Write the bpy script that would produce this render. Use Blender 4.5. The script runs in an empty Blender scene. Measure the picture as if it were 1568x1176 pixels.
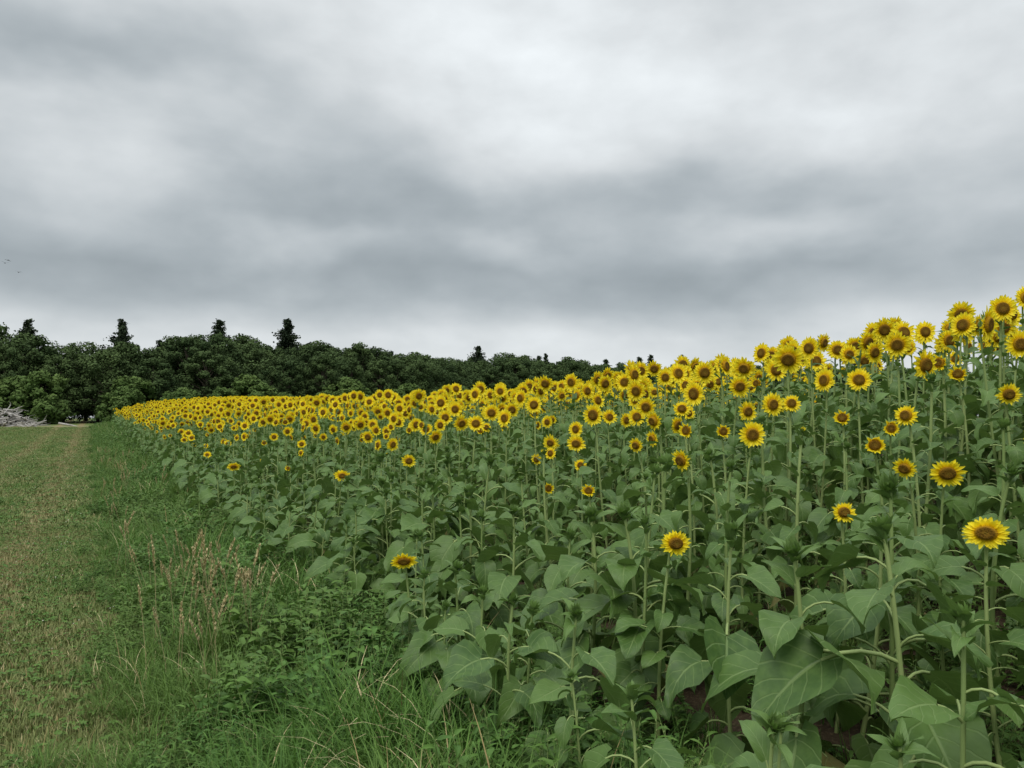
import bpy, math, random
import numpy as np
from mathutils import Vector, Matrix

random.seed(7); rng = np.random.default_rng(11)
scene = bpy.context.scene
R = random.uniform

# ------------------------------------------------------------------ layout
DV = np.array([-0.4494, 0.8933]); NU = np.array([0.8933, 0.4494])
def uv2xy(u, v):
    return u*NU[0]+v*DV[0], u*NU[1]+v*DV[1]
def sstep(a, b, x):
    t = np.clip((np.asarray(x, float)-a)/(b-a), 0, 1); return t*t*(3-2*t)
def ground(u, v):
    u = np.asarray(u, float); v = np.asarray(v, float)
    B = np.interp(v, [15, 40, 80, 120], [0, .25, .95, 1.3])
    P = np.interp(v, [-10, 3, 4.5, 6, 8, 11, 15, 22, 32, 50, 70, 100], [1.05, 1.05, .92, .70, .51, .35, .16, .0, .02, .22, .36, .2])
    g = B + sstep(1.5, 10, u)*P + 0.010*np.clip(u-7, 0, 60)*sstep(10, 50, v)
    g = g + 0.012*np.sin(u*1.9+v*.7)+0.012*np.sin(v*1.3-u*.8)
    return g

# ------------------------------------------------------------------ node helpers
class NT:
    def __init__(s, tree): s.t = tree; s.n = tree.nodes; s.l = tree.links
    def node(s, typ, **kw):
        n = s.n.new(typ)
        for k, v in kw.items(): setattr(n, k, v)
        return n
    def put(s, sock, val):
        if isinstance(val, bpy.types.NodeSocket): s.l.new(val, sock)
        elif val is not None: sock.default_value = val
    def math(s, op, a, b=None, c=None, clamp=False):
        n = s.node('ShaderNodeMath', operation=op); n.use_clamp = clamp
        s.put(n.inputs[0], a)
        if b is not None: s.put(n.inputs[1], b)
        if c is not None: s.put(n.inputs[2], c)
        return n.outputs[0]
    def vmath(s, op, a, b=None):
        n = s.node('ShaderNodeVectorMath', operation=op)
        s.put(n.inputs[0], a)
        if b is not None: s.put(n.inputs[1], b)
        return n.outputs['Value'] if op in ('DOT_PRODUCT', 'LENGTH', 'DISTANCE') else n.outputs[0]
    def noise(s, vec, scale, detail=4, rough=.55, dist=0):
        n = s.node('ShaderNodeTexNoise')
        if vec is not None: s.put(n.inputs['Vector'], vec)
        n.inputs['Scale'].default_value = scale; n.inputs['Detail'].default_value = detail
        n.inputs['Roughness'].default_value = rough; n.inputs['Distortion'].default_value = dist
        return n.outputs[0]
    def mr(s, val, a, b, c=0, d=1, smooth=True):
        n = s.node('ShaderNodeMapRange'); n.interpolation_type = 'SMOOTHSTEP' if smooth else 'LINEAR'
        s.put(n.inputs[0], val); s.put(n.inputs[1], a); s.put(n.inputs[2], b); s.put(n.inputs[3], c); s.put(n.inputs[4], d)
        return n.outputs[0]
    def mix(s, f, a, b, blend='MIX'):
        n = s.node('ShaderNodeMix'); n.data_type = 'RGBA'; n.blend_type = blend
        s.put(n.inputs[0], f)
        s.put(n.inputs[6], (*a, 1) if isinstance(a, tuple) else a)
        s.put(n.inputs[7], (*b, 1) if isinstance(b, tuple) else b)
        return n.outputs[2]
    def ramp(s, f, stops):
        n = s.node('ShaderNodeValToRGB'); cr = n.color_ramp
        while len(cr.elements) < len(stops): cr.elements.new(0.5)
        for e, (p, c) in zip(cr.elements, stops): e.position = p; e.color = (*c, 1)
        s.put(n.inputs[0], f); return n.outputs[0]
    def xyz(s, v):
        n = s.node('ShaderNodeSeparateXYZ'); s.put(n.inputs[0], v); return n.outputs
    def comb(s, x, y, z):
        n = s.node('ShaderNodeCombineXYZ'); s.put(n.inputs[0], x); s.put(n.inputs[1], y); s.put(n.inputs[2], z); return n.outputs[0]

def new_mat(name):
    m = bpy.data.materials.new(name); m.use_nodes = True; m.node_tree.nodes.clear()
    return m, NT(m.node_tree)
def finish(N, col, rough=.6, spec=.3, transl=0, tcol=None, bump=None, bstr=.3, bdist=.01):
    p = N.node('ShaderNodeBsdfPrincipled')
    N.put(p.inputs['Base Color'], (*col, 1) if isinstance(col, tuple) else col)
    N.put(p.inputs['Roughness'], rough); p.inputs['Specular IOR Level'].default_value = spec
    if bump is not None:
        b = N.node('ShaderNodeBump'); b.inputs['Strength'].default_value = bstr; b.inputs['Distance'].default_value = bdist
        N.put(b.inputs['Height'], bump); N.l.new(b.outputs[0], p.inputs['Normal'])
    out = N.node('ShaderNodeOutputMaterial')
    if transl:
        t = N.node('ShaderNodeBsdfTranslucent'); N.put(t.inputs[0], tcol if tcol is not None else col)
        mx = N.node('ShaderNodeMixShader'); mx.inputs[0].default_value = transl
        N.l.new(p.outputs[0], mx.inputs[1]); N.l.new(t.outputs[0], mx.inputs[2]); N.l.new(mx.outputs[0], out.inputs[0])
    else: N.l.new(p.outputs[0], out.inputs[0])

def lc(N):
    a = N.node('ShaderNodeAttribute'); a.attribute_name = 'lc'; return N.xyz(a.outputs['Vector'])
def pos(N): return N.node('ShaderNodeNewGeometry').outputs['Position']
def objrand(N): return N.node('ShaderNodeObjectInfo').outputs['Random']

# sunflower leaf
def mat_leaf(name, dark, light, vein):
    m, N = new_mat(name); a = lc(N)
    s = N.math('ABSOLUTE', a[0]); t = a[1]; tint = a[2]
    mid = N.mr(s, .02, .07, 1, 0)
    q = N.math('SUBTRACT', t, N.math('MULTIPLY', s, .33))
    q = N.math('PINGPONG', N.math('MULTIPLY', q, 5.5), .5)
    lat = N.math('MULTIPLY', N.mr(q, .02, .08, 1, 0), .6)
    v = N.math('MULTIPLY', N.math('MAXIMUM', mid, lat), .6)
    f = N.math('ADD', N.math('MULTIPLY', tint, .65), N.math('MULTIPLY', objrand(N), .35))
    c = N.mix(f, dark, light)
    nz = N.noise(pos(N), 24, 2)
    c = N.mix(N.mr(nz, .35, .75, 0, .45), c, light)
    old = N.mr(tint, -.02, .0, 1, 0, False)      # tint < 0 : withered lower leaf
    c = N.mix(old, c, (.22, .20, .07))
    c = N.mix(v, c, vein)
    bf = N.node('ShaderNodeNewGeometry').outputs['Backfacing']
    c = N.mix(N.math('MULTIPLY', bf, .4), c, (0.16, .24, .09))
    h = N.math('SUBTRACT', N.math('MULTIPLY', nz, .8), v)
    finish(N, c, .5, .38, .2, N.mix(.5, c, (.18, .31, .04)), bump=h, bstr=.5, bdist=.008)
    return m
LEAF = mat_leaf('sunflower_leaf', (.046, .104, .022), (.130, .226, .052), (.23, .33, .12))
m, N = new_mat('sunflower_stem'); a = lc(N)
c = N.mix(a[2], (.13, .21, .055), (.31, .39, .15))
finish(N, c, .6, .25); STEM = m
m, N = new_mat('sunflower_petal'); a = lc(N)
c = N.ramp(a[1], [(0, (.88, .56, .006)), (.3, (.98, .79, .012)), (1, (1.0, .90, .06))])
c = N.mix(N.math('MULTIPLY', a[2], .18), c, (.90, .62, .006))
finish(N, c, .55, .2, .3, c); PETAL = m
m, N = new_mat('sunflower_disc'); a = lc(N)
vo = N.node('ShaderNodeTexVoronoi'); vo.inputs['Scale'].default_value = 170; N.l.new(pos(N), vo.inputs['Vector'])
r = N.math('ADD', a[1], N.math('MULTIPLY', N.math('SUBTRACT', objrand(N), .5), .2))
c = N.ramp(r, [(0, (.13, .10, .015)), (.3, (.10, .05, .008)), (.55, (.035, .014, .004)), (.82, (.07, .03, .005)), (.98, (.45, .25, .01))])
c = N.mix(N.mr(vo.outputs['Distance'], .1, .6, 0, .5), c, (.25, .14, .015))
finish(N, c, .9, .1, bump=vo.outputs['Distance'], bstr=.8, bdist=.004); DISC = m
# grass / weeds
def mat_grass(name, lo, hi, dry, dryamt, sc=.55, tr=.25, track=False):
    m, N = new_mat(name); a = lc(N)
    P = pos(N)
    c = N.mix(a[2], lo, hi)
    n1 = N.noise(P, sc, 3, .6); n2 = N.noise(P, 2.3, 2)
    f = N.math('MULTIPLY', N.mr(n1, .42, .62, 0, 1), dryamt)
    f = N.math('ADD', f, N.math('MULTIPLY', N.mr(n2, .5, .7), dryamt*.5), clamp=True)
    if track:
        uu = N.math('ADD', N.vmath('DOT_PRODUCT', P, (NU[0], NU[1], 0)), N.math('MULTIPLY', N.math('SUBTRACT', n1, .5), .7))
        t1 = N.mr(N.math('ABSOLUTE', N.math('ADD', uu, .75)), .08, .42, 1, 0)
        t2 = N.mr(N.math('ABSOLUTE', N.math('ADD', uu, 2.35)), .08, .42, 1, 0)
        t = N.math('MULTIPLY', N.math('MAXIMUM', t1, t2), N.mr(n2, .3, .6, .35, .9))
        f = N.math('MAXIMUM', f, t)
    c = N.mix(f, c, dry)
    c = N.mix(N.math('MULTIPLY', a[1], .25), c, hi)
    finish(N, c, .6, .25, tr, c); return m
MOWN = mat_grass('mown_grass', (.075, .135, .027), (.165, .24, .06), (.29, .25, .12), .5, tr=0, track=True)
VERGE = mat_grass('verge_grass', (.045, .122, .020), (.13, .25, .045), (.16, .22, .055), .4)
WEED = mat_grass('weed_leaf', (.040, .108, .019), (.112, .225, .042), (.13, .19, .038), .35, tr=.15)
m, N = new_mat('dry_grass'); a = lc(N)
finish(N, N.mix(a[2], (.28, .21, .09), (.60, .52, .30)), .8, .1); DRY = m
m, N = new_mat('clover_flower'); finish(N, (.55, .55, .45), .8, .1); CLOV = m
# trees
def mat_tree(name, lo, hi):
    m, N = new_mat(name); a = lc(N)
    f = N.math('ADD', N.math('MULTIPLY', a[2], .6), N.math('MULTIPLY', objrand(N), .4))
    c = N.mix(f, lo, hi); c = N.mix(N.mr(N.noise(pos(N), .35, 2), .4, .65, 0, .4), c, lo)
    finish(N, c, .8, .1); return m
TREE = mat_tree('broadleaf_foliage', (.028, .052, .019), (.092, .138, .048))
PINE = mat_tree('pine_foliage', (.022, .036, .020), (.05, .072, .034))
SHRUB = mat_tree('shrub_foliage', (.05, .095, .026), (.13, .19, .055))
m, N = new_mat('bark'); finish(N, N.mix(N.noise(pos(N), 6), (.05, .04, .03), (.12, .10, .08)), .9, .1); BARK = m
m, N = new_mat('weathered_wood'); finish(N, N.mix(N.noise(pos(N), 3), (.16, .145, .13), (.60, .58, .55)), .9, .1); WOOD = m
m, N = new_mat('bird_feather'); finish(N, (.02, .02, .022), .7, .2); FEATH = m

# ------------------------------------------------------------------ mesh builder
class MB:
    def __init__(s): s.v = []; s.f = []; s.m = []; s.lc = []
    def add(s, vs, fs, mat, lcs):
        o = len(s.v); s.v += [tuple(map(float, p)) for p in vs]; s.lc += [tuple(map(float, q)) for q in lcs]
        s.f += [tuple(i+o for i in f) for f in fs]; s.m += [mat]*len(fs)
    def obj(s, name, mats, smooth=True):
        me = bpy.data.meshes.new(name); me.from_pydata(s.v, [], s.f)
        for mt in mats: me.materials.append(mt)
        me.polygons.foreach_set('material_index', s.m)
        me.polygons.foreach_set('use_smooth', [smooth]*len(s.f))
        at = me.attributes.new('lc', 'FLOAT_VECTOR', 'POINT')
        at.data.foreach_set('vector', np.array(s.lc, dtype=np.float32).ravel())
        me.update(); return bpy.data.objects.new(name, me)

def tube(mb, pts, rad, sides, mat, tint=.5, tip=False):
    pts = [np.array(p, float) for p in pts]; vs = []; ls = []
    for i, p in enumerate(pts):
        d = pts[min(i+1, len(pts)-1)]-pts[max(i-1, 0)]; d = d/(np.linalg.norm(d)+1e-9)
        a = np.cross(d, [0, 0, 1.0]) if abs(d[2]) < .9 else np.cross(d, [1.0, 0, 0])
        a /= np.linalg.norm(a); b = np.cross(d, a)
        for k in range(sides):
            an = 2*math.pi*k/sides; vs.append(p+rad[i]*(math.cos(an)*a+math.sin(an)*b)); ls.append((0, i/len(pts), tint))
    fs = []
    for i in range(len(pts)-1):
        for k in range(sides):
            fs.append((i*sides+k, i*sides+(k+1) % sides, (i+1)*sides+(k+1) % sides, (i+1)*sides+k))
    mb.add(vs, fs, mat, ls)

TS = [0, .09, .22, .4, .6, .78, .9, 1.0]
WS = [.42, .85, 1.0, .93, .70, .40, .20, 0.02]
SS = [-1, -.5, 0, .5, 1]
def leaf(mb, base, az, L, W, pet=.1, a0=50, a1=5, droop=60, tint=.5, lobe=.35, lm=0, sm=1, ns=None):
    h = np.array([math.cos(az), math.sin(az), 0]); z = np.array([0, 0, 1.0]); side = np.cross(h, z)
    p = np.array(base, float)
    if pet > 0:
        pts = [p.copy()]; n = 4
        for i in range(n):
            a = math.radians(a0+(a1-a0)*(i+.5)/n); p = p+(h*math.cos(a)+z*math.sin(a))*pet/n; pts.append(p.copy())
        tube(mb, pts, [.0045*(W/.15+.4)*.7]*len(pts), 4, sm, .85)
    roll = math.radians(R(-30, 30)); cup = R(.1, .5); ph = R(0, 6); amp = R(.03, .12)*W; twist = R(-.6, .6)
    vs = []; ls = []; pt = 0
    for i, t in enumerate(TS):
        a = math.radians(a1-droop*(t**1.1)); d = h*math.cos(a)+z*math.sin(a)
        p = p+d*(t-pt)*L+side*twist*(t-pt)*L*t; pt = t
        nrm = np.cross(side, d)
        rl = roll+twist*t*.6
        sd = side*math.cos(rl)+nrm*math.sin(rl); nn = nrm*math.cos(rl)-side*math.sin(rl)
        for s in SS:
            w = WS[i]*W*.5*(1+(R(-.12, .12) if abs(s) == 1 else 0))
            q = p+sd*s*w+nn*(cup*abs(s)*w+amp*math.sin(ph+t*9+s*2)*abs(s))-d*lobe*W*.5*abs(s)*max(0, 1-t*2.2)
            vs.append(q); ls.append((s, t, tint))
    fs = []
    for i in range(len(TS)-1):
        for k in range(4): fs.append((i*5+k, i*5+k+1, (i+1)*5+k+1, (i+1)*5+k))
    mb.add(vs, fs, lm, ls)

def frame(f):
    f = f/np.linalg.norm(f); a = np.cross(f, [0, 0, 1.0]); a /= np.linalg.norm(a); return f, a, np.cross(a, f)

def flower(mb, c, f, Rd, Lp, openness=1.0, npet=26):
    f, a, b = frame(np.array(f, float)); c = np.array(c, float)
    vs = [c+f*.022]; ls = [(0, 0, .5)]; fs = []; S = 16; rings = [.3, .58, .8, .95, 1.03]
    hz = [.023, .025, .024, .016, .002]
    for i, rr in enumerate(rings):
        for k in range(S):
            an = 2*math.pi*k/S; vs.append(c+Rd*rr*(a*math.cos(an)+b*math.sin(an))+f*hz[i]); ls.append((0, rr, .5))
    for k in range(S): fs.append((0, 1+k, 1+(k+1) % S))
    for i in range(len(rings)-1):
        for k in range(S):
            fs.append((1+i*S+k, 1+(i+1)*S+k, 1+(i+1)*S+(k+1) % S, 1+i*S+(k+1) % S))
    mb.add(vs, fs, 3, ls)
    vs = []; ls = []; fs = []; rr2 = [1.05, .95, .55, .2]; h2 = [-.002, -.022, -.042, -.055]
    for i in range(4):
        for k in range(S):
            an = 2*math.pi*k/S; vs.append(c+Rd*rr2[i]*(a*math.cos(an)+b*math.sin(an))+f*h2[i]); ls.append((0, .5, .4))
    for i in range(3):
        for k in range(S): fs.append((i*S+k, i*S+(k+1) % S, (i+1)*S+(k+1) % S, (i+1)*S+k))
    mb.add(vs, fs, 1, ls)
    for layer in range(2):
        n = npet if layer == 0 else int(npet*.75)
        for k in range(n):
            if R(0, 1) < .05: continue
            an = 2*math.pi*(k+R(-.28, .28)+layer*.5)/n
            rd = a*math.cos(an)+b*math.sin(an); tg = -a*math.sin(an)+b*math.cos(an)
            L = Lp*R(.75, 1.12)*(1 if layer == 0 else .85); W = R(.022, .030)*(Lp/.065)
            lean = (R(-.15, .3)+.15*layer) if openness > .9 else R(.5, 1.3)
            curl = R(-.4, .35); tw = R(-.4, .4); tint = R(0, 1)
            vs = []; ls = []
            for t, w in ((0, .55), (.3, 1), (.65, .85), (.88, .42), (1, .04)):
                cen = c+rd*(Rd*.93+L*t*math.cos(lean))+f*(.002+L*(t*math.sin(lean)+curl*t*t*.5))
                wd = tg*math.cos(tw)+f*math.sin(tw)
                for s in (-1, 0, 1):
                    vs.append(cen+wd*s*w*W*.5-f*(.004*(1-abs(s)))); ls.append((s, t, tint))
            fs = []
            for i in range(4):
                for j in range(2): fs.append((i*3+j, i*3+j+1, (i+1)*3+j+1, (i+1)*3+j))
            mb.add(vs, fs, 2, ls)
    for k in range(14):
        an = 2*math.pi*(k+R(-.2, .2))/14; rd = a*math.cos(an)+b*math.sin(an); tg = -a*math.sin(an)+b*math.cos(an)
        o = c+rd*Rd*.85-f*.018; L = R(.03, .05)
        mb.add([o+tg*.011, o-tg*.011, o+rd*L*.6-f*.006-tg*.007, o+rd*L-f*R(-.005, .02), o+rd*L*.6-f*.006+tg*.007],
               [(0, 1, 2, 4), (4, 2, 3)], 0, [(0.5, .3, .7)]*5)

def bud(mb, c, f, r, yellow=False):
    f, a, b = frame(np.array(f, float)); c = np.array(c, float)
    for ring, (n, L, out) in enumerate(((9, r*1.5, .9), (9, r*1.9, .55), (7, r*1.6, .2))):
        for k in range(n):
            an = 2*math.pi*(k+ring*.5)/n+R(-.15, .15); rd = a*math.cos(an)+b*math.sin(an); tg = -a*math.sin(an)+b*math.cos(an)
            w = r*.5; p0 = c+rd*r*.3; p1 = c+rd*(r*.9)*(.6+.5*out)+f*r*.5; p2 = c+rd*(r*(.3+1.2*out))+f*L*.9
            mb.add([p0+tg*w*.5, p0-tg*w*.5, p1-tg*w*.7, p2, p1+tg*w*.7], [(0, 1, 2, 4), (4, 2, 3)], 2 if (yellow and ring == 2) else 0, [(.5, .6, .9)]*5)

def sunflower(H, kind, Lmax, nleaf, seed):
    random.seed(seed); mb = MB()
    bx, by = R(-.07, .07), R(-.07, .07); n = 9
    def sp(t): return np.array([bx*math.sin(t*2.2), by*math.sin(t*2.6), H*t])
    pts = [sp(i/n) for i in range(n+1)]; r0 = .0125 if H > 1 else .010
    rad = [r0*(1-.40*i/n) for i in range(n+1)]
    if kind in ('flower', 'half'):
        az = R(-.35, .35); dn = R(-.3, .25)-.05
        f = np.array([math.sin(az), -math.cos(az), dn]); f /= np.linalg.norm(f)
        hp = pts[-1]+np.array([f[0]*.05, f[1]*.05, .025+dn*.04])
        pts.append(hp-f*.04); rad.append(.007)
    tube(mb, pts, rad, 6, 1, R(.35, .95))
    az = R(0, 6.28)
    for i in range(nleaf):
        t = .08+.89*(i+R(-.3, .3))/nleaf; t = min(max(t, .05), .97); az += 2.4+R(-.4, .4)
        prof = np.interp(t, [0, .2, .55, .8, 1], [.75, 1.0, 1.0, .72, .38])
        L = Lmax*prof*R(.72, 1.15); top = t > .80
        if top:
            leaf(mb, sp(t), az, L*1.05, L*.46, pet=L*.25, a0=70, a1=R(25, 68), droop=R(30, 110), tint=R(.5, 1), lobe=.1)
        else:
            old = t < .3 and R(0, 1) < .2
            leaf(mb, sp(t), az, L*(.7 if old else 1), L*R(.45 if old else .68, .94), pet=L*R(.45, .85), a0=R(35, 65), a1=R(-70, -20) if old else R(-45, 15), droop=R(20, 75), tint=-.05 if old else R(0, .85), lobe=.4)
    if kind == 'flower':
        s = R(.9, 1.15); flower(mb, hp, f, .044*s, .058*s, npet=random.choice([22, 24, 26, 28]))
    elif kind == 'half':
        flower(mb, hp, f, .032, .040, openness=.6 if seed % 2 else 1, npet=22)
    elif kind in ('bud', 'yellowbud'):
        az0 = R(0, 6.28)
        for k in range(7):
            leaf(mb, pts[-1]-np.array([0, 0, R(.0, .04)]), az0+k*.9, Lmax*R(.25, .5), Lmax*R(.1, .18), pet=0, a0=60, a1=R(35, 75), droop=R(20, 70), tint=R(.7, 1), lobe=0)
        bud(mb, pts[-1]+np.array([0, 0, .005]), (R(-.3, .3), -R(.1, .7), .8), R(.018, .03), kind == 'yellowbud')
    return mb

def coll(name): return bpy.data.collections.new(name)
PM = [LEAF, STEM, PETAL, DISC]
plants = coll('sunflower_plants')
k = 0; FL = []; HF = []; BU = []; SH = []
for i in range(10):
    plants.objects.link(sunflower(1.6, 'flower', R(.17, .205), 22, 100+i).obj('sunflower_plant_%02d' % k, PM)); FL.append(k); k += 1
for i in range(4):
    plants.objects.link(sunflower(1.4, 'half', .185, 20, 150+i).obj('sunflower_plant_%02d' % k, PM)); HF.append(k); k += 1
for i in range(6):
    plants.objects.link(sunflower(1.3, 'bud' if i else 'yellowbud', R(.16, .20), 20, 200+i).obj('sunflower_plant_%02d' % k, PM)); BU.append(k); k += 1
for i in range(7):
    plants.objects.link(sunflower(.9, 'bud', R(.20, .27), 14, 300+i).obj('sunflower_plant_%02d' % k, PM)); SH.append(k); k += 1

# ------------------------------------------------------------------ instancer
def scatter(name, collection, P, rot, scl, idx):
    me = bpy.data.meshes.new(name); me.from_pydata([tuple(map(float, p)) for p in P], [], [])
    a = me.attributes.new('rot', 'FLOAT_VECTOR', 'POINT'); a.data.foreach_set('vector', np.array(rot, dtype=np.float32).ravel())
    a = me.attributes.new('scl', 'FLOAT_VECTOR', 'POINT'); a.data.foreach_set('vector', np.array(scl, dtype=np.float32).ravel())
    a = me.attributes.new('idx', 'INT', 'POINT'); a.data.foreach_set('value', np.array(idx, dtype=np.int32))
    ob = bpy.data.objects.new(name, me); scene.collection.objects.link(ob)
    g = bpy.data.node_groups.new(name+'_nodes', 'GeometryNodeTree')
    g.interface.new_socket('Geometry', in_out='INPUT', socket_type='NodeSocketGeometry')
    g.interface.new_socket('Geometry', in_out='OUTPUT', socket_type='NodeSocketGeometry')
    gi = g.nodes.new('NodeGroupInput'); go = g.nodes.new('NodeGroupOutput')
    ci = g.nodes.new('GeometryNodeCollectionInfo'); ci.inputs[0].default_value = collection
    ci.inputs['Separate Children'].default_value = True; ci.inputs['Reset Children'].default_value = True
    ip = g.nodes.new('GeometryNodeInstanceOnPoints'); ip.inputs['Pick Instance'].default_value = True
    def na(nm, ty):
        n = g.nodes.new('GeometryNodeInputNamedAttribute'); n.data_type = ty; n.inputs[0].default_value = nm; return n.outputs[0]
    e = g.nodes.new('FunctionNodeEulerToRotation')
    g.links.new(na('rot', 'FLOAT_VECTOR'), e.inputs[0]); g.links.new(e.outputs[0], ip.inputs['Rotation'])
    g.links.new(na('scl', 'FLOAT_VECTOR'), ip.inputs['Scale']); g.links.new(na('idx', 'INT'), ip.inputs['Instance Index'])
    g.links.new(gi.outputs[0], ip.inputs['Points']); g.links.new(ci.outputs[0], ip.inputs['Instance']); g.links.new(ip.outputs[0], go.inputs[0])
    md = ob.modifiers.new('scatter', 'NODES'); md.node_group = g
    return ob

# ------------------------------------------------------------------ sunflower field
random.seed(5)
P = []; RO = []; SC = []; ID = []
u = 1.75
while u < 30:
    step = .27 if u < 12 else .45
    v = -3.0 + R(0, .3)
    vend = 71+1.5*math.sin(u*.7)
    while v < vend:
        uu = u+R(-.16, .16); vv = v+R(-.1, .1)
        v += step*R(.8, 1.25)*(1.0 if v < 25 else 1.1)
        if R(0, 1) < .06: continue
        if uu > 10.5 and vv < 14: continue
        if uu > 16 and vv < 28: continue
        x, y = uv2xy(uu, vv)
        far = float(np.clip((vv-7)*.11, 0, 2.0)); ue = uu+far
        if ue < 3.6 and vv > 4 and R(0, 1) < .15: continue
        hp = float(np.interp(ue, [1.6, 2.3, 3.0, 3.8, 4.8, 6, 8], [.72, .98, 1.2, 1.38, 1.56, 1.78, 1.86]))
        pf = float(np.interp(ue, [2.2, 2.7, 3.4, 4.2, 5.0], [.03, .28, .60, .88, .98]))
        gz = random.gauss(0, 1); gz = max(-2, min(1.3, gz))
        hp *= 1+gz*(.055 if (ue > 5.5 and vv < 14) else .085)
        if R(0, 1) < pf:
            if R(0, 1) < (.35 if ue < 5 else .06): i = random.choice(HF); s = hp/1.4*R(.82, 1)
            else: i = random.choice(FL); s = hp/1.6
            rz = R(-.75, .55); hs = max(s, .85)*R(.88, 1.1)
        elif ue < 3.0 or R(0, 1) < .15:
            i = random.choice(SH); s = hp/.9; rz = R(0, 6.28); hs = min(s, 1.25)*R(.9, 1.1)
            s = min(s, 1.35)
        else:
            i = random.choice(BU); s = hp/1.3*R(.86, 1.0); rz = R(0, 6.28); hs = s
        P.append((x, y, float(ground(uu, vv))-.01)); RO.append((R(-.08, .08), R(-.08, .08), rz)); SC.append((hs, hs, s)); ID.append(i)
    u += .64 if u < 12 else .85
scatter('sunflower_field', plants, P, RO, SC, ID)

# ------------------------------------------------------------------ grasses
def blade(mb, x, y, H, W, az, bend, tint, mat=0, seg=3, z0=-.01):
    h = np.array([math.cos(az), math.sin(az), 0]); s = np.array([-h[1], h[0], 0]); vs = []; ls = []
    p = np.array([x, y, z0]); a = math.radians(90-R(0, 18)); 
    for i in range(seg+1):
        t = i/seg; w = W*.5*(1-t**1.6)+.0004
        vs += [p-s*w, p+s*w]; ls += [(0, t, tint)]*2
        p = p+(h*math.cos(a)+np.array([0, 0, 1])*math.sin(a))*H/seg; a -= bend/seg
    mb.add(vs, [(2*i, 2*i+1, 2*i+3, 2*i+2) for i in range(seg)], mat, ls)

GM = [MOWN, DRY, CLOV, WEED]
mown = coll('mown_grass_patches'); random.seed(21)
for i in range(5):
    mb = MB()
    for j in range(1000):
        r = .5*math.sqrt(R(0, 1)); an = R(0, 6.28)
        blade(mb, r*math.cos(an), r*math.sin(an), R(.025, .085), R(.004, .008), R(0, 6.28), R(.3, 2.0), R(0, 1), 1 if R(0, 1) < .09 else 0, 2)
    for j in range(40):
        r = .5*math.sqrt(R(0, 1)); an = R(0, 6.28); x, y = r*math.cos(an), r*math.sin(an); hh = R(.02, .05)
        for q in range(3):
            leaf(mb, (x, y, hh), q*2.09+R(0, 1), .025, .022, pet=0, a1=10, droop=30, tint=R(0, 1), lobe=0, lm=3)
    if i == 0:
        for j in range(4):
            r = .5*math.sqrt(R(0, 1)); an = R(0, 6.28); x, y, z = r*math.cos(an), r*math.sin(an), R(.04, .07); q = .006
            vs = [(x, y, z+q)]+[(x+q*math.cos(a_)*R(.8, 1.2), y+q*math.sin(a_), z) for a_ in (0, 1.05, 2.1, 3.14, 4.2, 5.25)]+[(x, y, z-q)]
            mb.add(vs, [(0, 1+t, 1+(t+1) % 6) for t in range(6)]+[(7, 1+(t+1) % 6, 1+t) for t in range(6)], 2, [(0, 0, 0)]*8)
    mown.objects.link(mb.obj('grass_patch_%02d' % i, GM))
random.seed(31); P = []; RO = []; SC = []; ID = []
v = 1.0
while v < 75:
    st = .42 if v < 14 else (.70 if v < 35 else 1.2)
    ul = -max(3.0, v*.28+2)
    u = .35
    while u > ul:
        uu, vv = u+R(-.2, .2), v+R(-.2, .2); x, y = uv2xy(uu, vv)
        s = st/.42*R(.9, 1.15); s = min(s, 1.9)
        P.append((x, y, float(ground(uu, vv)))); RO.append((0, 0, R(0, 6.28))); SC.append((s, s, R(.6, 1.15)*(s**.35))); ID.append(random.randrange(5)); u -= st
    v += st
scatter('mown_grass', mown, P, RO, SC, ID)

verge = coll('verge_plants'); random.seed(41); VM = [VERGE, STEM, DRY, WEED]
for i in range(5):   # 0-4 grass tussocks
    mb = MB()
    for j in range(85):
        r = .17*math.sqrt(R(0, 1)); an = R(0, 6.28)
        blade(mb, r*math.cos(an), r*math.sin(an), R(.18, .58), R(.005, .011), an+R(-1, 1), R(.7, 2.6), R(0, 1), 2 if R(0, 1) < .04 else 0, 5)
    verge.objects.link(mb.obj('verge_plant_%02d' % i, VM))
for i in range(5):   # 5-9 leafy weeds
    mb = MB(); lw = [(.26, .48), (.14, .24), (.2, .35), (.4, .6), (.12, .2)][i]
    for j in range(8):
        bx, by = R(-.13, .13), R(-.13, .13); H = R(.20, .48); lx, ly = R(-.15, .15), R(-.15, .15)
        pts = [(bx+lx*t, by+ly*t, H*t) for t in (0, .35, .7, 1)]
        tube(mb, pts, [.0035, .003, .002, .001], 4, 1, .3); az = R(0, 6)
        n = random.randint(12, 19)
        for q in range(n):
            t = .15+.85*q/n; az += 2.2+R(-.3, .3); L = R(.05, .12)*(1.15-.5*t)
            leaf(mb, (bx+lx*t, by+ly*t, H*t), az, L, L*R(*lw), pet=.008, a0=50, a1=R(10, 50), droop=R(20, 90), tint=R(0, 1), lobe=0, lm=3)
    verge.objects.link(mb.obj('verge_plant_%02d' % (5+i), VM))
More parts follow.
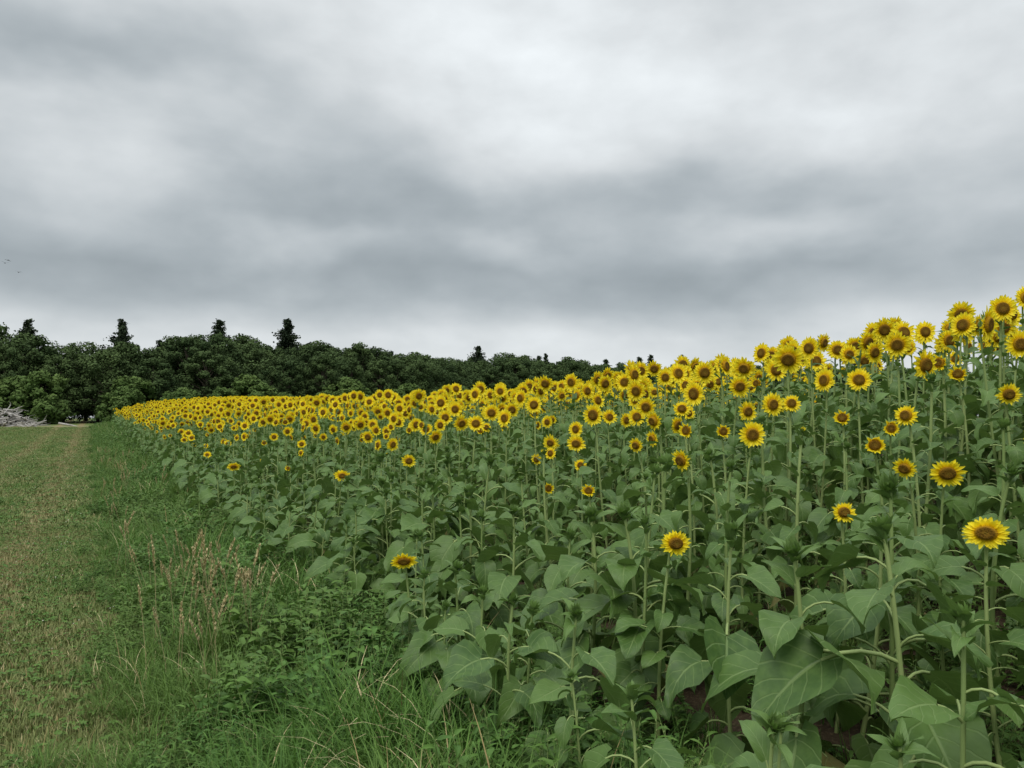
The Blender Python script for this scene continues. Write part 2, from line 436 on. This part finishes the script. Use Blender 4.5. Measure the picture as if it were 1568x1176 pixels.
for i in range(3):   # 10-12 seed head grass
    mb = MB()
    for j in range(4):
        x, y = R(-.12, .12), R(-.12, .12); H = R(.5, .72); lx, ly = R(-.14, .14), R(-.14, .14)
        c = lambda t: np.array([x+lx*t*t, y+ly*t*t, H*t])
        tube(mb, [c(t) for t in (0, .4, .8, 1)], [.0022, .0018, .0014, .0008], 3, 2, .5)
        for q in range(60):
            t = R(.80, 1.02); p = c(t); an = R(0, 6.28); w = .010*(1.15-abs(t-.9)*5)
            d = np.array([math.cos(an)*w, math.sin(an)*w, .012]); e = np.array([-math.sin(an), math.cos(an), 0])*.003
            mb.add([p-e, p+e, p+d+e, p+d*1.6, p+d-e], [(0, 1, 2, 4), (4, 2, 3)], 2, [(0, .5, R(.4, 1))]*5)
    for j in range(20):
        blade(mb, R(-.1, .1), R(-.1, .1), R(.2, .45), .006, R(0, 6.28), R(.4, 1.8), R(0, 1), 0, 4)
    verge.objects.link(mb.obj('verge_plant_%02d' % (10+i), VM))
random.seed(51); P = []; RO = []; SC = []; ID = []
def put(uu, vv, i, s, sz=None):
    x, y = uv2xy(uu, vv); P.append((x, y, float(ground(uu, vv))-.01)); RO.append((R(-.1, .1), R(-.1, .1), R(0, 6.28))); SC.append((s, s, sz or s)); ID.append(i)
for n in range(3200):
    vv = 1.0+72*R(0, 1)**2.1; e = .12+.14*math.sin(vv*1.1)+.10*math.sin(vv*2.7)
    uu = R(e-.1, 2.0); edge = np.interp(uu, [0, .6, 1.2, 2], [.35, .75, .95, .85])
    s = float(edge)*R(.55, 1.2)*(1+min(vv, 40)*.015)
    nz = math.sin(uu*2.1+vv*.9)+math.sin(vv*2.3-uu*3)+R(-1, 1)
    put(uu, vv, random.randrange(5) if nz < 0 else random.randrange(5, 10), s)
for n in range(900):
    vv = -1+18*R(0, 1)**1.3; uu = 1.8+2.8*R(0, 1)**1.4
    put(uu, vv, random.choice([0, 1, 5, 6, 7, 8, 9]), R(.4, .8))
for n in range(500):
    put(R(3, 8.5), R(-2, 12), random.choice([5, 6, 7, 8, 9]), R(.5, .9))
for n in range(30):
    vv = 5+26*R(0, 1)**1.5; put(R(.2, 1.2), vv, random.randrange(10, 13), R(.7, 1.0))
for n in range(6): put(.72+R(-.22, .25), 5.9+R(-.5, .7), 10+n % 3, R(.95, 1.15))
scatter('verge_weeds', verge, P, RO, SC, ID)

# ------------------------------------------------------------------ trees
def quads(mb, C, Nn, size, tint, mat, rs):
    n = len(C); a = np.cross(Nn, rs.normal(size=(n, 3))); a /= np.linalg.norm(a, axis=1)[:, None]+1e-9; b = np.cross(Nn, a)
    s = size*rs.uniform(.6, 1.3, n)[:, None]
    vs = np.stack([C-a*s*rs.uniform(.6, 1.2, (n, 1)), C-b*s*rs.uniform(.4, .9, (n, 1)), C+a*s*rs.uniform(.6, 1.2, (n, 1))+Nn*s*.2, C+b*s*rs.uniform(.4, .9, (n, 1))], 1).reshape(-1, 3)
    ls = np.repeat(np.stack([np.zeros(n), np.zeros(n), tint], 1), 4, 0)
    mb.add(vs.tolist(), [(4*i, 4*i+1, 4*i+2, 4*i+3) for i in range(n)], mat, ls.tolist())

def broadleaf(seed, H=11, W=4.2, mats=None, low=.12):
    rs = np.random.default_rng(seed); random.seed(seed); mb = MB()
    tr = [(0, 0, -.3), (R(-.2, .2), R(-.2, .2), H*.25), (R(-.4, .4), R(-.4, .4), H*.5), (R(-.5, .5), R(-.5, .5), H*.75)]
    tube(mb, tr, [.26, .2, .14, .05], 8, 1)
    nb = 38
    for i in range(nb):
        t = (i+.5)/nb; z = H*(low+(.90-low)*t); prof = max(.12, math.sqrt(max(0, 1-((t-.40)/.64)**2)))
        an = i*2.4+rs.uniform(-.5, .5); rr = W*.76*prof*rs.uniform(.4, 1.05)
        if i == nb-1: rr = 0
        c = np.array([rr*math.cos(an), rr*math.sin(an), z]); br = W*rs.uniform(.18, .34)*(1.05-.3*t)
        tube(mb, [(tr[1][0], tr[1][1], min(z*.7, H*.6)), (c[0]*.5, c[1]*.5, z*.85), tuple(c)], [.09, .06, .02], 5, 1)
        n = 320; d = rs.normal(size=(n, 3)); d /= np.linalg.norm(d, axis=1)[:, None]
        rad = br*rs.uniform(.60, 1.18, n)[:, None]*(1+.14*np.sin(d[:, :1]*5+i)+.12*np.sin(d[:, 2:]*6+i*2))
        C = c+d*rad*np.array([1, 1, .85]); nn = d+rs.normal(size=(n, 3))*.5; nn /= np.linalg.norm(nn, axis=1)[:, None]
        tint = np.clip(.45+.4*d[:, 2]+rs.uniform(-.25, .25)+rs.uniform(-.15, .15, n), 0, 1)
        quads(mb, C, nn, .165, tint, 0, rs)
    return mb
def pine(seed, H=13):
    rs = np.random.default_rng(seed); random.seed(seed); mb = MB()
    tube(mb, [(0, 0, -.3), (0, 0, H*.5), (R(-.2, .2), 0, H)], [.25, .16, .03], 7, 1)
    z = H*.25
    while z < H*1.0:
        t = (z/H-.25)/.75; L = 2.7*(1-t)**.8+.12
        for k in range(3):
            an = R(0, 6.28); l = L*R(.35, 1.15); e = np.array([math.cos(an)*l, math.sin(an)*l, l*R(.15, .6)]); o = np.array([0, 0, z+R(-.3, .3)])
            tube(mb, [o, o+e*.5, o+e], [.04, .03, .01], 4, 1)
            n = int(40+70*l); s = rs.uniform(.1, 1.05, n)[:, None]; C = o+e*s+rs.normal(size=(n, 3))*np.array([.30, .30, .22])*(.4+.4*l*s)
            nn = rs.normal(size=(n, 3))+np.array([0, 0, .6]); nn /= np.linalg.norm(nn, axis=1)[:, None]
            quads(mb, C, nn, .15, np.clip(rs.uniform(.1, .9, n), 0, 1), 0, rs)
        z += H*R(.018, .03)
    return mb
forest = coll('forest_trees')
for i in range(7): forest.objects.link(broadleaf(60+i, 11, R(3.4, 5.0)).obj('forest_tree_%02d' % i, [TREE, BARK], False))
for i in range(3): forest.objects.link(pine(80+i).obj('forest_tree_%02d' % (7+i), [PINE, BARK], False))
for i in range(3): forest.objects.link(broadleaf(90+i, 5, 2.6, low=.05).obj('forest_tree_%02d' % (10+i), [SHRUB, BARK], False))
LINE = [(-150, 60, 13), (-95, 66, 12.4), (-65, 72, 12.0), (-49, 80, 11.5), (-43, 85, 11.0), (-37, 88, 10.6), (-33, 90, 11.8), (-29, 96, 11.6), (-26, 100, 11.8), (-19, 115, 13.0),
        (-13.6, 130, 12.5), (-3, 160, 14.0), (7, 172, 14.6), (17, 185, 15.4), (35, 210, 16.4), (92, 235, 17), (200, 260, 18)]
LX = np.array(LINE, float); seg = np.hypot(np.diff(LX[:, 0]), np.diff(LX[:, 1])); cs = np.concatenate([[0], np.cumsum(seg)])
random.seed(72); P = []; RO = []; SC = []; ID = []
def gxy(x, y): return float(ground(x*NU[0]+y*NU[1], x*DV[0]+y*DV[1]))
def at(s): return [float(np.interp(s, cs, LX[:, k])) for k in range(3)]
for row in range(4):
    s = 0
    while s < cs[-1]:
        x, y, h = at(s); x2, y2, _ = at(min(s+2, cs[-1])); dx, dy = x2-x, y2-y; L = math.hypot(dx, dy)+1e-6
        nx, ny = -dy/L, dx/L
        if ny < 0: nx, ny = -nx, -ny
        off = [-.5, 4, 10, 17][row]+R(-1.5, 1.5)
        X, Y = x+nx*off, y+ny*off; g = gxy(X, Y)
        top = h*[.80, .96, 1.02, 1.08][row]*R(.82, 1.05)
        hh = (top-g); pine_p = 0 if row < 2 else (.12 if row < 3 else (.55 if x < -35 else .25))
        if R(0, 1) < pine_p: i = random.randrange(7, 10); sc = hh*R(1.05, 1.2)/13
        else: i = random.randrange(7); sc = hh/11
        P.append((X, Y, g)); RO.append((0, 0, R(0, 6.28))); w = sc*R(.9, 1.25); SC.append((w, w, sc)); ID.append(i)
        s += R(3.2, 5.2)
s = 0
while s < cs[-1]*.8:
    x, y, h = at(s); X, Y = x+R(-2, 2)+1.0, y-5.0+R(-2, 1.5)
    sc = R(.45, 1.05); P.append((X, Y, gxy(X, Y)-.1)); RO.append((0, 0, R(0, 6.28))); SC.append((sc*1.2, sc*1.2, sc)); ID.append(random.randrange(10, 13)); s += R(1.6, 2.9)
scatter('forest_treeline', forest, P, RO, SC, ID)

# ------------------------------------------------------------------ brush pile
random.seed(99); mb = MB()
for i in range(150):
    x = random.gauss(0, 1.8); y = random.gauss(0, .9); top = max(.12, 1.6*math.exp(-(x/2.2)**2-(y/1.3)**2)); z = R(.02, top)
    az = R(0, 3.14) if R(0, 1) < .4 else R(-.5, .5); el = R(-.35, .45); L = R(.6, 2.6); r = R(.02, .10)
    d = np.array([math.cos(az)*math.cos(el), math.sin(az)*math.cos(el), math.sin(el)]); p = np.array([x, y, z])
    j = lambda: np.array([R(-.07, .07), R(-.07, .07), R(-.06, .06)])
    tube(mb, [p-d*L*.5, p-d*L*.15+j(), p+d*L*.2+j(), p+d*L*.5+j()], [r, r*.9, r*.7, r*.4], 7, 0)
    if R(0, 1) < .5: tube(mb, [p+d*L*.2, p+d*L*.35+j()*4, p+d*L*.5+j()*8], [r*.5, r*.35, r*.15], 5, 0)
ob = mb.obj('brush_pile', [WOOD]); scene.collection.objects.link(ob)
bx, by = -42.0, 68.5; ob.location = (bx, by, gxy(bx, by)-.05); ob.rotation_euler = (0, 0, .1)

# ------------------------------------------------------------------ birds
def bird(loc, yaw, flap):
    mb = MB()
    tube(mb, [(0, .15, 0), (0, .12, .005), (0, .09, .012), (0, .03, 0), (0, -.05, 0), (0, -.11, .003)], [.002, .012, .022, .032, .026, .01], 8, 0)
    mb.add([(.008, -.09, .004), (-.008, -.09, .004), (-.035, -.19, .004), (.035, -.19, .004)], [(0, 1, 2, 3)], 0, [(0, 0, 0)]*4)
    for s in (-1, 1):
        mb.add([(s*.02, .06, .01), (s*.14, .08, .01+flap*.09), (s*.30, .0, .01+flap*.11), (s*.15, -.03, .01+flap*.085), (s*.02, -.05, .01)],
               [(0, 1, 3, 4), (1, 2, 3)], 0, [(0, 0, 0)]*5)
    o = mb.obj('bird', [FEATH]); o.location = loc; o.rotation_euler = (0, .15, yaw); scene.collection.objects.link(o)
for (X, Y, Z, yw, fl) in ((-40.3, 66, 13.9, .6, .9), (-42.5, 70, 14.9, 1.0, -.3), (-41.0, 69, 13.7, .2, .6)): bird((X, Y, Z), yw, fl)

# ------------------------------------------------------------------ terrain
us = np.concatenate([[-2500, -1200, -500, -200, -100, -60, -35, -20, -12], np.arange(-8, 14, .3), np.arange(14, 60, 2), [80, 120, 200, 500, 1200, 2500]])
vs_ = np.concatenate([[-2500, -1000, -300, -100, -40, -15], np.arange(-6, 30, .35), np.arange(30, 130, 2), [160, 220, 320, 600, 1300, 2600]])
U, V = np.meshgrid(us, vs_); Z = ground(U, V); X = U*NU[0]+V*DV[0]; Y = U*NU[1]+V*DV[1]
nu, nv = len(us), len(vs_)
me = bpy.data.meshes.new('ground'); me.from_pydata(np.stack([X, Y, Z], -1).reshape(-1, 3).tolist(), [],
    [(j*nu+i, j*nu+i+1, (j+1)*nu+i+1, (j+1)*nu+i) for j in range(nv-1) for i in range(nu-1)])
me.polygons.foreach_set('use_smooth', [True]*len(me.polygons))
m, N = new_mat('ground_soil_and_turf'); Pp = pos(N)
uu = N.vmath('DOT_PRODUCT', Pp, (NU[0], NU[1], 0)); vv = N.vmath('DOT_PRODUCT', Pp, (DV[0], DV[1], 0))
n1 = N.noise(Pp, .55, 4, .6); n3 = N.noise(Pp, 9, 5, .65); n4 = N.noise(Pp, 45, 4, .7)
turf = N.mix(n3, (.07, .125, .03), (.15, .215, .06)); turf = N.mix(N.mr(n1, .42, .62, 0, .5), turf, (.23, .21, .10))
turf = N.mix(N.mr(n4, .4, .7, 0, .5), turf, (.05, .07, .025))
uw = N.math('ADD', uu, N.math('MULTIPLY', N.math('SUBTRACT', n1, .5), .7))
tr = N.math('MAXIMUM', N.mr(N.math('ABSOLUTE', N.math('ADD', uw, .75)), .08, .42, 1, 0), N.mr(N.math('ABSOLUTE', N.math('ADD', uw, 2.35)), .08, .42, 1, 0))
turf = N.mix(N.math('MULTIPLY', tr, N.mr(n3, .35, .6, .3, .9)), turf, (.25, .18, .10))
dirt = N.mr(vv, 71, 74, 0, 1); turf = N.mix(N.math('MULTIPLY', N.math('MULTIPLY', dirt, N.mr(vv, 78, 81, 1, 0)), .5), turf, (.26, .22, .14))
soil = N.mix(n3, (.035, .025, .015), (.08, .058, .036)); soil = N.mix(N.mr(n4, .5, .7), soil, (.12, .09, .055))
edge = N.math('ADD', uu, N.math('MULTIPLY', N.math('SUBTRACT', n1, .5), 1.0))
vg = N.mix(n3, (.03, .06, .015), (.07, .12, .03))
c = N.mix(N.mr(edge, -.1, .35), turf, vg)
infield = N.math('MULTIPLY', N.mr(edge, 1.1, 2.0), N.mr(vv, 71, 73, 1, 0))
c = N.mix(infield, c, soil)
finish(N, c, .95, .1, bump=N.math('ADD', n3, N.math('MULTIPLY', n4, .4)), bstr=.7, bdist=.04)
me.materials.append(m); gob = bpy.data.objects.new('ground', me); scene.collection.objects.link(gob)

# ------------------------------------------------------------------ sky (world)
w = bpy.data.worlds.new('World'); scene.world = w; w.use_nodes = True; w.node_tree.nodes.clear(); N = NT(w.node_tree)
SUN_EL, SUN_AZ = math.radians(52), math.radians(200)
sky = N.node('ShaderNodeTexSky'); sky.sky_type = 'NISHITA'; sky.sun_disc = False; sky.sun_elevation = SUN_EL; sky.sun_rotation = SUN_AZ
bg1 = N.node('ShaderNodeBackground'); N.l.new(sky.outputs[0], bg1.inputs[0]); bg1.inputs[1].default_value = .1
D = N.vmath('NORMALIZE', N.node('ShaderNodeTexCoord').outputs['Generated'])
dx, dy, dz = N.xyz(D)[:3]
zc = N.math('ADD', N.math('MAXIMUM', dz, 0), .35)
pl = N.comb(N.math('DIVIDE', dx, zc), N.math('DIVIDE', dy, zc), 0.0)
nA = N.noise(N.vmath('MULTIPLY', pl, (1.5, 1.7, 1)), 1.0, 4, .5, .2)
nD = N.noise(N.vmath('MULTIPLY', D, (5, 5, 10)), 1.0, 5, .5, .15)
nE = N.noise(N.vmath('MULTIPLY', D, (13, 13, 22)), 1.0, 4, .5, .1)
wr = N.node('ShaderNodeTexNoise'); wr.inputs['Scale'].default_value = 4.2; wr.inputs['Detail'].default_value = 4; wr.inputs['Roughness'].default_value = .5; N.l.new(N.vmath('MULTIPLY', D, (1, 1, 1.8)), wr.inputs['Vector'])
wv = N.vmath('MULTIPLY', N.vmath('SUBTRACT', wr.outputs['Color'], (.5, .5, .5)), (.36, .1, .18))
DW = N.vmath('ADD', D, wv); dwz = N.xyz(DW)[2]
dz2 = N.math('ADD', N.math('MULTIPLY', dz, .68), N.math('MULTIPLY', dwz, .32))
band = N.ramp(dz2, [(0, (.62,)*3), (.05, (.66,)*3), (.100, (.62,)*3), (.135, (.42,)*3), (.17, (.35,)*3), (.21, (.43,)*3), (.28, (.49,)*3), (.40, (.62,)*3), (.6, (.70,)*3)])
val = N.node('ShaderNodeRGBToBW'); N.l.new(band, val.inputs[0]); val = val.outputs[0]
def blob(px, py, ax, az_, amt, val):
    c = Vector(((px-784)/1280, 1, (640-py)/1280)).normalized()
    q = N.vmath('LENGTH', N.vmath('MULTIPLY', N.vmath('SUBTRACT', DW, tuple(c)), (1/ax, 1/ax, 1/az_)))
    return N.math('ADD', val, N.mr(q, 0, 1, amt, 0))
for b in ((880, 150, .26, .14, .20), (1330, 150, .34, .15, .16), (150, 220, .30, .11, .14), (650, 40, .45, .08, .04), (480, 290, .40, .07, -.08),
          (120, 20, .28, .07, -.18), (1150, 290, .35, .05, -.08), (420, 385, .15, .045, .12), (780, 380, .13, .045, .10), (1170, 355, .15, .045, .12), (1480, 340, .2, .07, .06),
          (1450, 430, .25, .06, .05)):
    val = blob(*b, val)
val = N.math('MULTIPLY', val, N.mr(nA, .3, .7, .91, 1.11, False))
val = N.math('MULTIPLY', val, N.mr(nD, .3, .7, .88, 1.11, False))
val = N.math('MULTIPLY', val, N.mr(nE, .3, .7, .95, 1.05, False))
val = N.math('MULTIPLY', val, N.mr(dz, .5, .95, 1, 1.9))   # overcast sky is brightest overhead
val = N.math('MULTIPLY', val, N.mr(dz, -.05, 0, .35, 1))
tintc = N.mix(N.mr(val, .25, .7), (.87, .99, 1.06), (.95, 1.0, 1.025))
cc = N.vmath('MULTIPLY', N.comb(val, val, val), tintc)
bg2 = N.node('ShaderNodeBackground'); N.l.new(cc, bg2.inputs[0]); bg2.inputs[1].default_value = 1.12
mx = N.node('ShaderNodeMixShader'); mx.inputs[0].default_value = .96
N.l.new(bg1.outputs[0], mx.inputs[1]); N.l.new(bg2.outputs[0], mx.inputs[2])
wo = N.node('ShaderNodeOutputWorld'); N.l.new(mx.outputs[0], wo.inputs[0])

sl = bpy.data.lights.new('sun', 'SUN'); sl.energy = 1.5; sl.angle = math.radians(30); sl.color = (1, .95, .85)
so = bpy.data.objects.new('sun', sl); scene.collection.objects.link(so)
sd = Vector((math.sin(SUN_AZ)*math.cos(SUN_EL), math.cos(SUN_AZ)*math.cos(SUN_EL), math.sin(SUN_EL)))
so.rotation_euler = sd.to_track_quat('Z', 'Y').to_euler(); so.location = (0, 0, 30)

cam = bpy.data.cameras.new('camera'); cam.sensor_width = 36; cam.lens = 36*1280/1568; cam.clip_end = 6000; cam.clip_start = .05
co = bpy.data.objects.new('camera', cam); scene.collection.objects.link(co)
co.location = (0, 0, 1.6); co.rotation_euler = (math.radians(90+2.33), 0, 0); scene.camera = co
scene.view_settings.view_transform = 'Standard'; scene.view_settings.look = 'None'; scene.view_settings.exposure = 0
